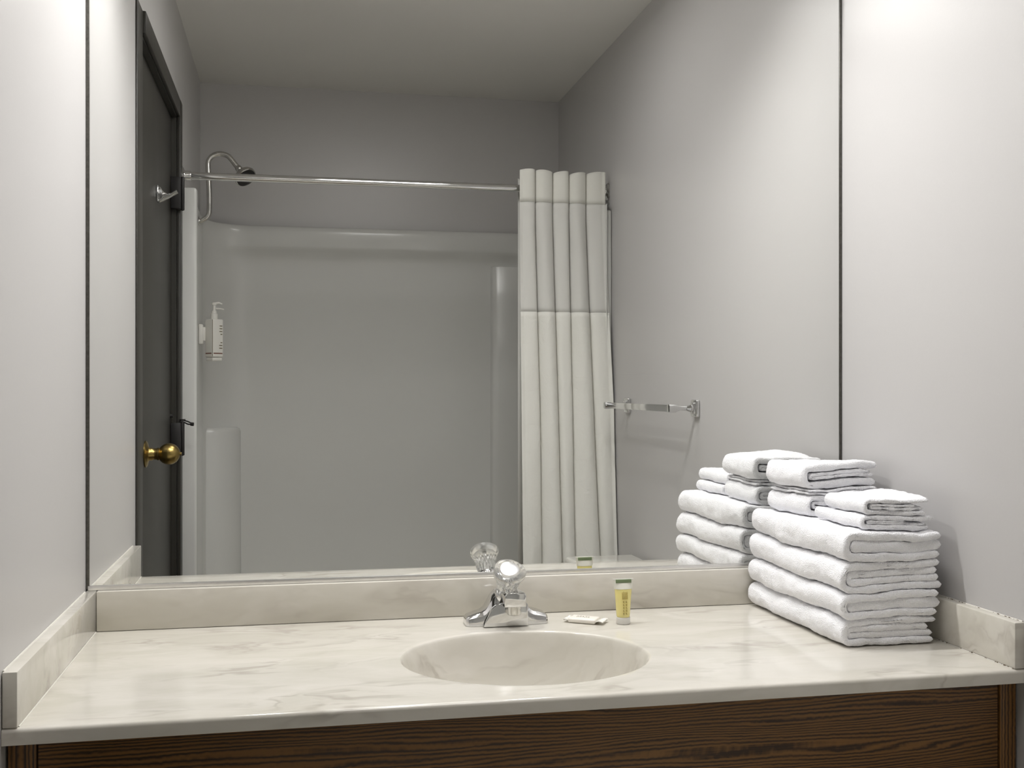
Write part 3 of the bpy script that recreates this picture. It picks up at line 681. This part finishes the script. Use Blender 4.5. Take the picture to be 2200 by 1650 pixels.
tu = thing('bathtub', (W / 2, -1.95, 0), 'white bathtub below the shower surround', 'bathtub')
def tub():
    bm = NB(); z = CT - .422; n = 64
    def rr(x0, x1, y0, y1, r, zz):
        out = []
        for cx, cy, a0 in ((x1 - r, y1 - r, 0), (x0 + r, y1 - r, 90), (x0 + r, y0 + r, 180), (x1 - r, y0 + r, 270)):
            for k in range(9):
                a = math.radians(a0 + k * 90 / 8); out.append(bm.verts.new((cx + r * math.cos(a), cy + r * math.sin(a), zz)))
        return out
    x0, x1, y0, y1 = .016, W - .016, -2.35, -1.57
    R = [rr(x0 + .0, x1 - .0, y0, y1, .004, 0.0), rr(x0, x1, y0, y1, .004, z - .012), rr(x0 + .004, x1 - .004, y0 + .004, y1 - .004, .006, z), rr(x0 + .07, x1 - .07, y0 + .06, y1 - .07, .10, z), rr(x0 + .082, x1 - .082, y0 + .072, y1 - .082, .10, z - .014),
         rr(x0 + .12, x1 - .16, y0 + .11, y1 - .12, .12, .12), rr(x0 + .16, x1 - .22, y0 + .16, y1 - .17, .10, .09)]
    for A, B in zip(R[:-1], R[1:]):
        for k in range(len(A)): bm.faces.new((A[k], A[(k + 1) % len(A)], B[(k + 1) % len(A)], B[k]))
    bm.faces.new(R[-1]); return bm
build('tub_shell', tub(), M['porcelain'], tu, 50)

RY, RZ = -1.644, CT + 1.123
rod = thing('shower_rod', (W / 2, RY, RZ), 'straight chrome shower curtain rod between the walls', 'curtain rod')
bm = NB(); tube(bm, [(0.004, RY, RZ), (W - 0.004, RY, RZ)], 0.0127, 28); build('rod', bm, M['chrome'], rod)
for x, s in ((0.0006, 1), (W - 0.0006, -1)):
    bm = NB(); lathe(bm, [(0, 0), (.030, 0), (.030, .0025), (.026, .006), (.0175, .009), (.0165, .011), (.0165, .026), (.0150, .030), (.0128, .030)], (x, RY, RZ), (s, 0, 0), 32); build('wall_flange', bm, M['chrome'], rod)

cu = thing('shower_curtain', (1.28, RY, CT + 1.18), 'cream pleated shower curtain bunched at the right end of the rod', 'curtain')
XC = [(CT + 1.02, [1.119, 1.176, 1.239, 1.296, 1.358, 1.4235]), (CT + .349, [1.114, 1.184, 1.248, 1.298, 1.374, 1.4405]), (CT - .157, [1.110, 1.181, 1.250, 1.296, 1.385, 1.4415]), (CT - .70, [1.105, 1.178, 1.248, 1.292, 1.39, 1.4425])]
def cx(z, k):
    if z >= XC[0][0]: return XC[0][1][k]
    for (za, A), (zb, B) in zip(XC[:-1], XC[1:]):
        if z >= zb: f = (za - z) / (za - zb); return A[k] + (B[k] - A[k]) * f
    return XC[-1][1][k]
TOPS = [(0.0, 0.002), (0.001, -0.003), (-0.006, 0.001), (-0.009, 0.000), (-0.004, 0.003)]
def curtain_pt(u, z, off=0.0):
    k = min(4, int(u)); s = u - k
    x = cx(z, k) + (cx(z, k + 1) - cx(z, k)) * s
    zz = z - CT; y = -1.612 if zz > 1.0 else -1.612 + 0.088 * min(1.4, ((1.0 - zz) / 1.15)) ** 1.15
    if zz < -.55: y = min(y, -1.525)
    dep = 0.032 if zz > 1.0 else 0.046
    prof = (max(0.0, math.sin(math.pi * s))) ** 0.28
    if (k == 4 and s > .5) or (k == 0 and s < .5): prof = max(prof, 0.86)
    prof *= 0.92 + 0.08 * math.sin(3.1 * k + s * 4 + z * 2)
    y += dep * (prof - 0.55) + 0.0018 * noise.noise(Vector((x * 30, z * 9, k))) + 0.004 * noise.noise(Vector((x * 9, z * 3, 5)))
    y = max(y, y)
    return Vector((x, y + off, z))
def cloth(z_top, z_bot, tops=False, off=0.0, dz=0.018, bulge=0.0):
    bm = NB(); nu = 5 * 26; nz = max(4, int((z_top - z_bot) / dz)); V = []
    for j in range(nz + 1):
        f = j / nz; row = []
        for i in range(nu + 1):
            u = 5.0 * i / nu; k = min(4, int(u)); s = u - k; zt = z_top
            if tops: zt = z_top + TOPS[k][0] * (1 - s) + TOPS[k][1] * s - 0.004 * (1 - max(0, math.sin(math.pi * s)) ** .5)
            z = zt + (z_bot - zt) * f
            p = curtain_pt(u, z, off); row.append(bm.verts.new(p))
        V.append(row)
    for j in range(nz):
        for i in range(nu): bm.faces.new((V[j][i], V[j][i + 1], V[j + 1][i + 1], V[j + 1][i]))
    return bm
def thick(o, t):
    m = o.modifiers.new('thickness', 'SOLIDIFY'); m.thickness = t; m.offset = 0
thick(build('header', cloth(CT + 1.183, CT + 1.0705, True, 0.0004), M['curtain_head'], cu, 70), 0.0009)
thick(build('sheer_window', cloth(CT + 1.0715, CT + .690, False, 0.0), M['sheer'], cu, 70), 0.0005)
thick(build('lower_cloth', cloth(CT + .6915, 0.10, False, 0.0004), M['curtain'], cu, 70), 0.0009)
bm = NB()   # liner hanging just behind, its edge showing at the top left
P = [(1.140, -1.674), (1.128, -1.678), (1.20, -1.682), (1.30, -1.678), (1.36, -1.682), (1.395, -1.678)]
for (xa, ya), (xb, yb) in zip(P[:-1], P[1:]):
    q = [bm.verts.new((xa, ya, CT + 1.155)), bm.verts.new((xb, yb, CT + 1.165)), bm.verts.new((xb, yb - .0, .12)), bm.verts.new((xa + .012, ya, .12))]; bm.faces.new(q)
bmesh.ops.remove_doubles(bm, verts=bm.verts, dist=.0001)
thick(build('liner', bm, M['sheer'], cu, 70), 0.0005)

# shower arm and head
sh = thing('overhead_shower', (0.0, -2.0, CT + 1.035), 'chrome shower head on a swan neck pipe above the surround', 'shower head')
pts = [(0.0255, -2.0, CT + 1.0295), (0.034, -2.0, CT + 1.031)] + [(0.030 + .031 * math.sin(math.radians(a)), -2.0, CT + 1.065 - .031 * math.cos(math.radians(a))) for a in (20, 40, 60, 80, 90)]
pts += [(0.062, -2.0, CT + 1.12), (0.058, -2.0, CT + 1.20), (0.0565, -2.0, CT + 1.235)] + [(0.101 - .045 * math.cos(math.radians(a)), -2.0, CT + 1.235 + .040 * math.sin(math.radians(a))) for a in (15, 30, 45, 60, 75, 90, 105, 120, 135)] + [(0.148, -2.0, CT + 1.243), (0.165, -2.0, CT + 1.222)]
bm = NB(); tube(bm, smooth_pts(pts), 0.0094, 16); build('pipe', bm, M['chrome_worn'], sh, 60)
bm = NB(); lathe(bm, [(0, 0), (.018, 0), (.017, .002), (.011, .004), (0.0085, .004)], (0.0250, -2.0, CT + 1.030), (1, 0, 0), 24); build('wall_flange', bm, M['chrome'], sh)
HA = Vector((0.50, 0.50, -0.70)).normalized(); HO = Vector((0.160, -2.0, CT + 1.229))
bm = NB(); lathe(bm, [(0, 0), (.010, 0), (.0125, .003), (.0125, .016), (.010, .019), (.013, .026), (.026, .034), (.036, .044), (.040, .052), (.0395, .060), (.036, .062), (.0355, .058), (0, .058)], HO, HA, 40); build('spray_head', bm, M['chrome_worn'], sh)
bm = NB(); lathe(bm, [(0, .0585), (.0352, .0585), (.0352, .0600), (.028, .0605), (0, .0605)], HO, HA, 40); build('spray_face', bm, M['black_metal'], sh)
bm = NB(); lathe(bm, [(0, .0607), (.013, .0607), (.012, .067), (.005, .069), (0, .066)], HO, HA, 24); build('spray_nozzle', bm, M['chrome'], sh)

# soap dispenser on the surround
sd = thing('soap_dispenser', (0.0245, -2.0, CT + .60), 'white pump soap bottle in a bracket on the shower wall', 'soap dispenser')
bm = NB(); box(bm, 0.0245, 0.040, -2.016, -1.984, CT + .588, CT + .660, 0.004); box(bm, 0.038, 0.048, -2.006, -1.994, CT + .600, CT + .650, 0.002); build('wall_bracket', bm, M['white_plastic'], sd)
RB = Matrix.Translation((0.078, -2.0, CT)) @ Matrix.Rotation(math.radians(52), 4, 'Z')
bm = NB(); box(bm, -.0235, .0235, -.0235, .0235, .541, .678, .005, 4); bt = build('bottle', xf(bm, RB), M['white_plastic'], sd)
bm = NB(); box(bm, -.0185, .0185, .0232, .0238, .553, .557); box(bm, .0232, .0238, -.0185, .0185, .553, .557); build('brown_band', xf(bm, RB), M['ink_red'], bt)
random.seed(2); bm = NB()
for k in range(9):
    z = .572 + k * .010
    if k == 3: build('print', xf(bm, RB), M['ink'], bt); bm = NB()
    if k in (3, 4): continue
    box(bm, .0233, .0239, -.018, -.018 + random.uniform(.007, .013), z, z + .0035)
build('print', xf(bm, RB), M['ink'], bt)
bm = NB(); tube(bm, [(.0219, .0219, .544), (.0219, .0219, .676)], .0010, 8); build('label_seam', xf(bm, RB), M['ink'], bt)
bm = NB(); box(bm, -.020, .020, -.020, .020, .528, .540, .003); build('bottle_rest', xf(bm, RB), M['white_plastic'], sd)
bm = NB(); lathe(bm, [(0, .678), (.0125, .678), (.0125, .697), (.010, .699), (.0085, .706), (.0085, .709), (.0045, .710), (.0045, .728), (.0075, .729), (.0085, .733), (.0075, .738), (0, .739)], (0.078, -2.0, CT), (0, 0, 1), 28)
tube(bm, [(0.078, -2.0, CT + .7345), (0.094, -2.0, CT + .7375), (0.106, -2.0, CT + .733)], [.0042, .0035, .0028], 10); tube(bm, [(0.084, -2.0, CT + .716), (0.100, -2.0, CT + .7165), (0.112, -2.0, CT + .714)], [.003, .0022, .002], 8); build('pump', bm, M['white_plastic'], sd)

# towel bar on the right wall
BX, BZ = W - 0.076, CT + 0.373
tr = thing('towel_bar', (W, -1.09, BZ), 'chrome towel bar with flat rail on the right wall above the toilet', 'towel bar')
bm = NB(); box(bm, BX - 0.003, BX + 0.003, -1.405, -0.785, BZ - 0.0096, BZ + 0.0096, 0.0008); build('rail', bm, M['chrome'], tr)
for y in (-0.790, -1.400):
    bm = NB(); box(bm, W - 0.012, W - 0.0006, y - .021, y + .021, BZ - .024, BZ + .024, 0.004, 3); box(bm, W - 0.017, W - 0.010, y - .013, y + .013, BZ - .016, BZ + .016, .003, 3)
    secs = [(W - .016, .010), (W - .022, .0095), (W - .030, .0062), (W - .050, .0060), (W - .060, .0085), (W - .066, .0110), (W - .084, .0112), (W - .0855, .0095)]
    R = []
    for x, h in secs: R.append([bm.verts.new((x, y + a * h * (.8), BZ + b * h)) for a, b in ((-.7, -1), (.7, -1), (1, -.7), (1, .7), (.7, 1), (-.7, 1), (-1, .7), (-1, -.7))])
    for A, B in zip(R[:-1], R[1:]):
        for k in range(8): bm.faces.new((A[k], A[(k + 1) % 8], B[(k + 1) % 8], B[k]))
    bm.faces.new(R[0]); bm.faces.new(R[-1]); build('post', bm, M['chrome'], tr, 40)

# toilet against the right wall
to = thing('toilet', (1.2, -1.03, 0), 'white toilet whose tank lid shows at the foot of the curtain', 'toilet')
TZ = CT - .103
bm = NB(); box(bm, 1.212, 1.420, -1.285, -.798, .38, TZ - .030, .022, 4); build('tank', bm, M['porcelain'], to)
bm = NB(); box(bm, 1.198, 1.430, -1.300, -.785, TZ - .030, TZ, .013, 4); build('tank_lid', bm, M['porcelain'], to)
def oval(bm, secs):
    R = []
    for z, x0, x1, hy in secs:
        R.append([bm.verts.new(((x0 + x1) / 2 + (x1 - x0) / 2 * math.cos(a), -1.03 + hy * math.sin(a) * (1 - .12 * max(0, -math.cos(a))), z)) for a in [2 * math.pi * k / 40 for k in range(40)]])
    for A, B in zip(R[:-1], R[1:]):
        for k in range(40): bm.faces.new((A[k], A[(k + 1) % 40], B[(k + 1) % 40], B[k]))
    bm.faces.new(R[0]); bm.faces.new(R[-1])
bm = NB(); oval(bm, [(0.0005, .86, 1.38, .115), (.03, .87, 1.37, .110), (.14, .90, 1.33, .095), (.24, .84, 1.34, .125), (.33, .76, 1.36, .170), (.375, .74, 1.37, .182), (.385, .745, 1.365, .180)]); build('bowl', bm, M['porcelain'], to, 50)
bm = NB(); oval(bm, [(.386, .735, 1.19, .186), (.392, .730, 1.195, .190), (.404, .735, 1.19, .188), (.418, .74, 1.185, .186), (.426, .76, 1.175, .172), (.428, .80, 1.15, .14)]); build('seat_lid', bm, M['porcelain'], to, 50)
bm = NB(); lathe(bm, [(0, 0), (.013, 0), (.013, .008), (.006, .010), (.006, .016), (0, .016)], (1.212, -.86, TZ - .09), (-1, 0, 0), 20); tube(bm, [(1.199, -.86, TZ - .09), (1.197, -.89, TZ - .094), (1.196, -.925, TZ - .10)], [.006, .005, .0065], 12); build('flush_lever', bm, M['chrome'], to)

for o in bpy.data.objects:
    if '_loc' in o: del o['_loc']
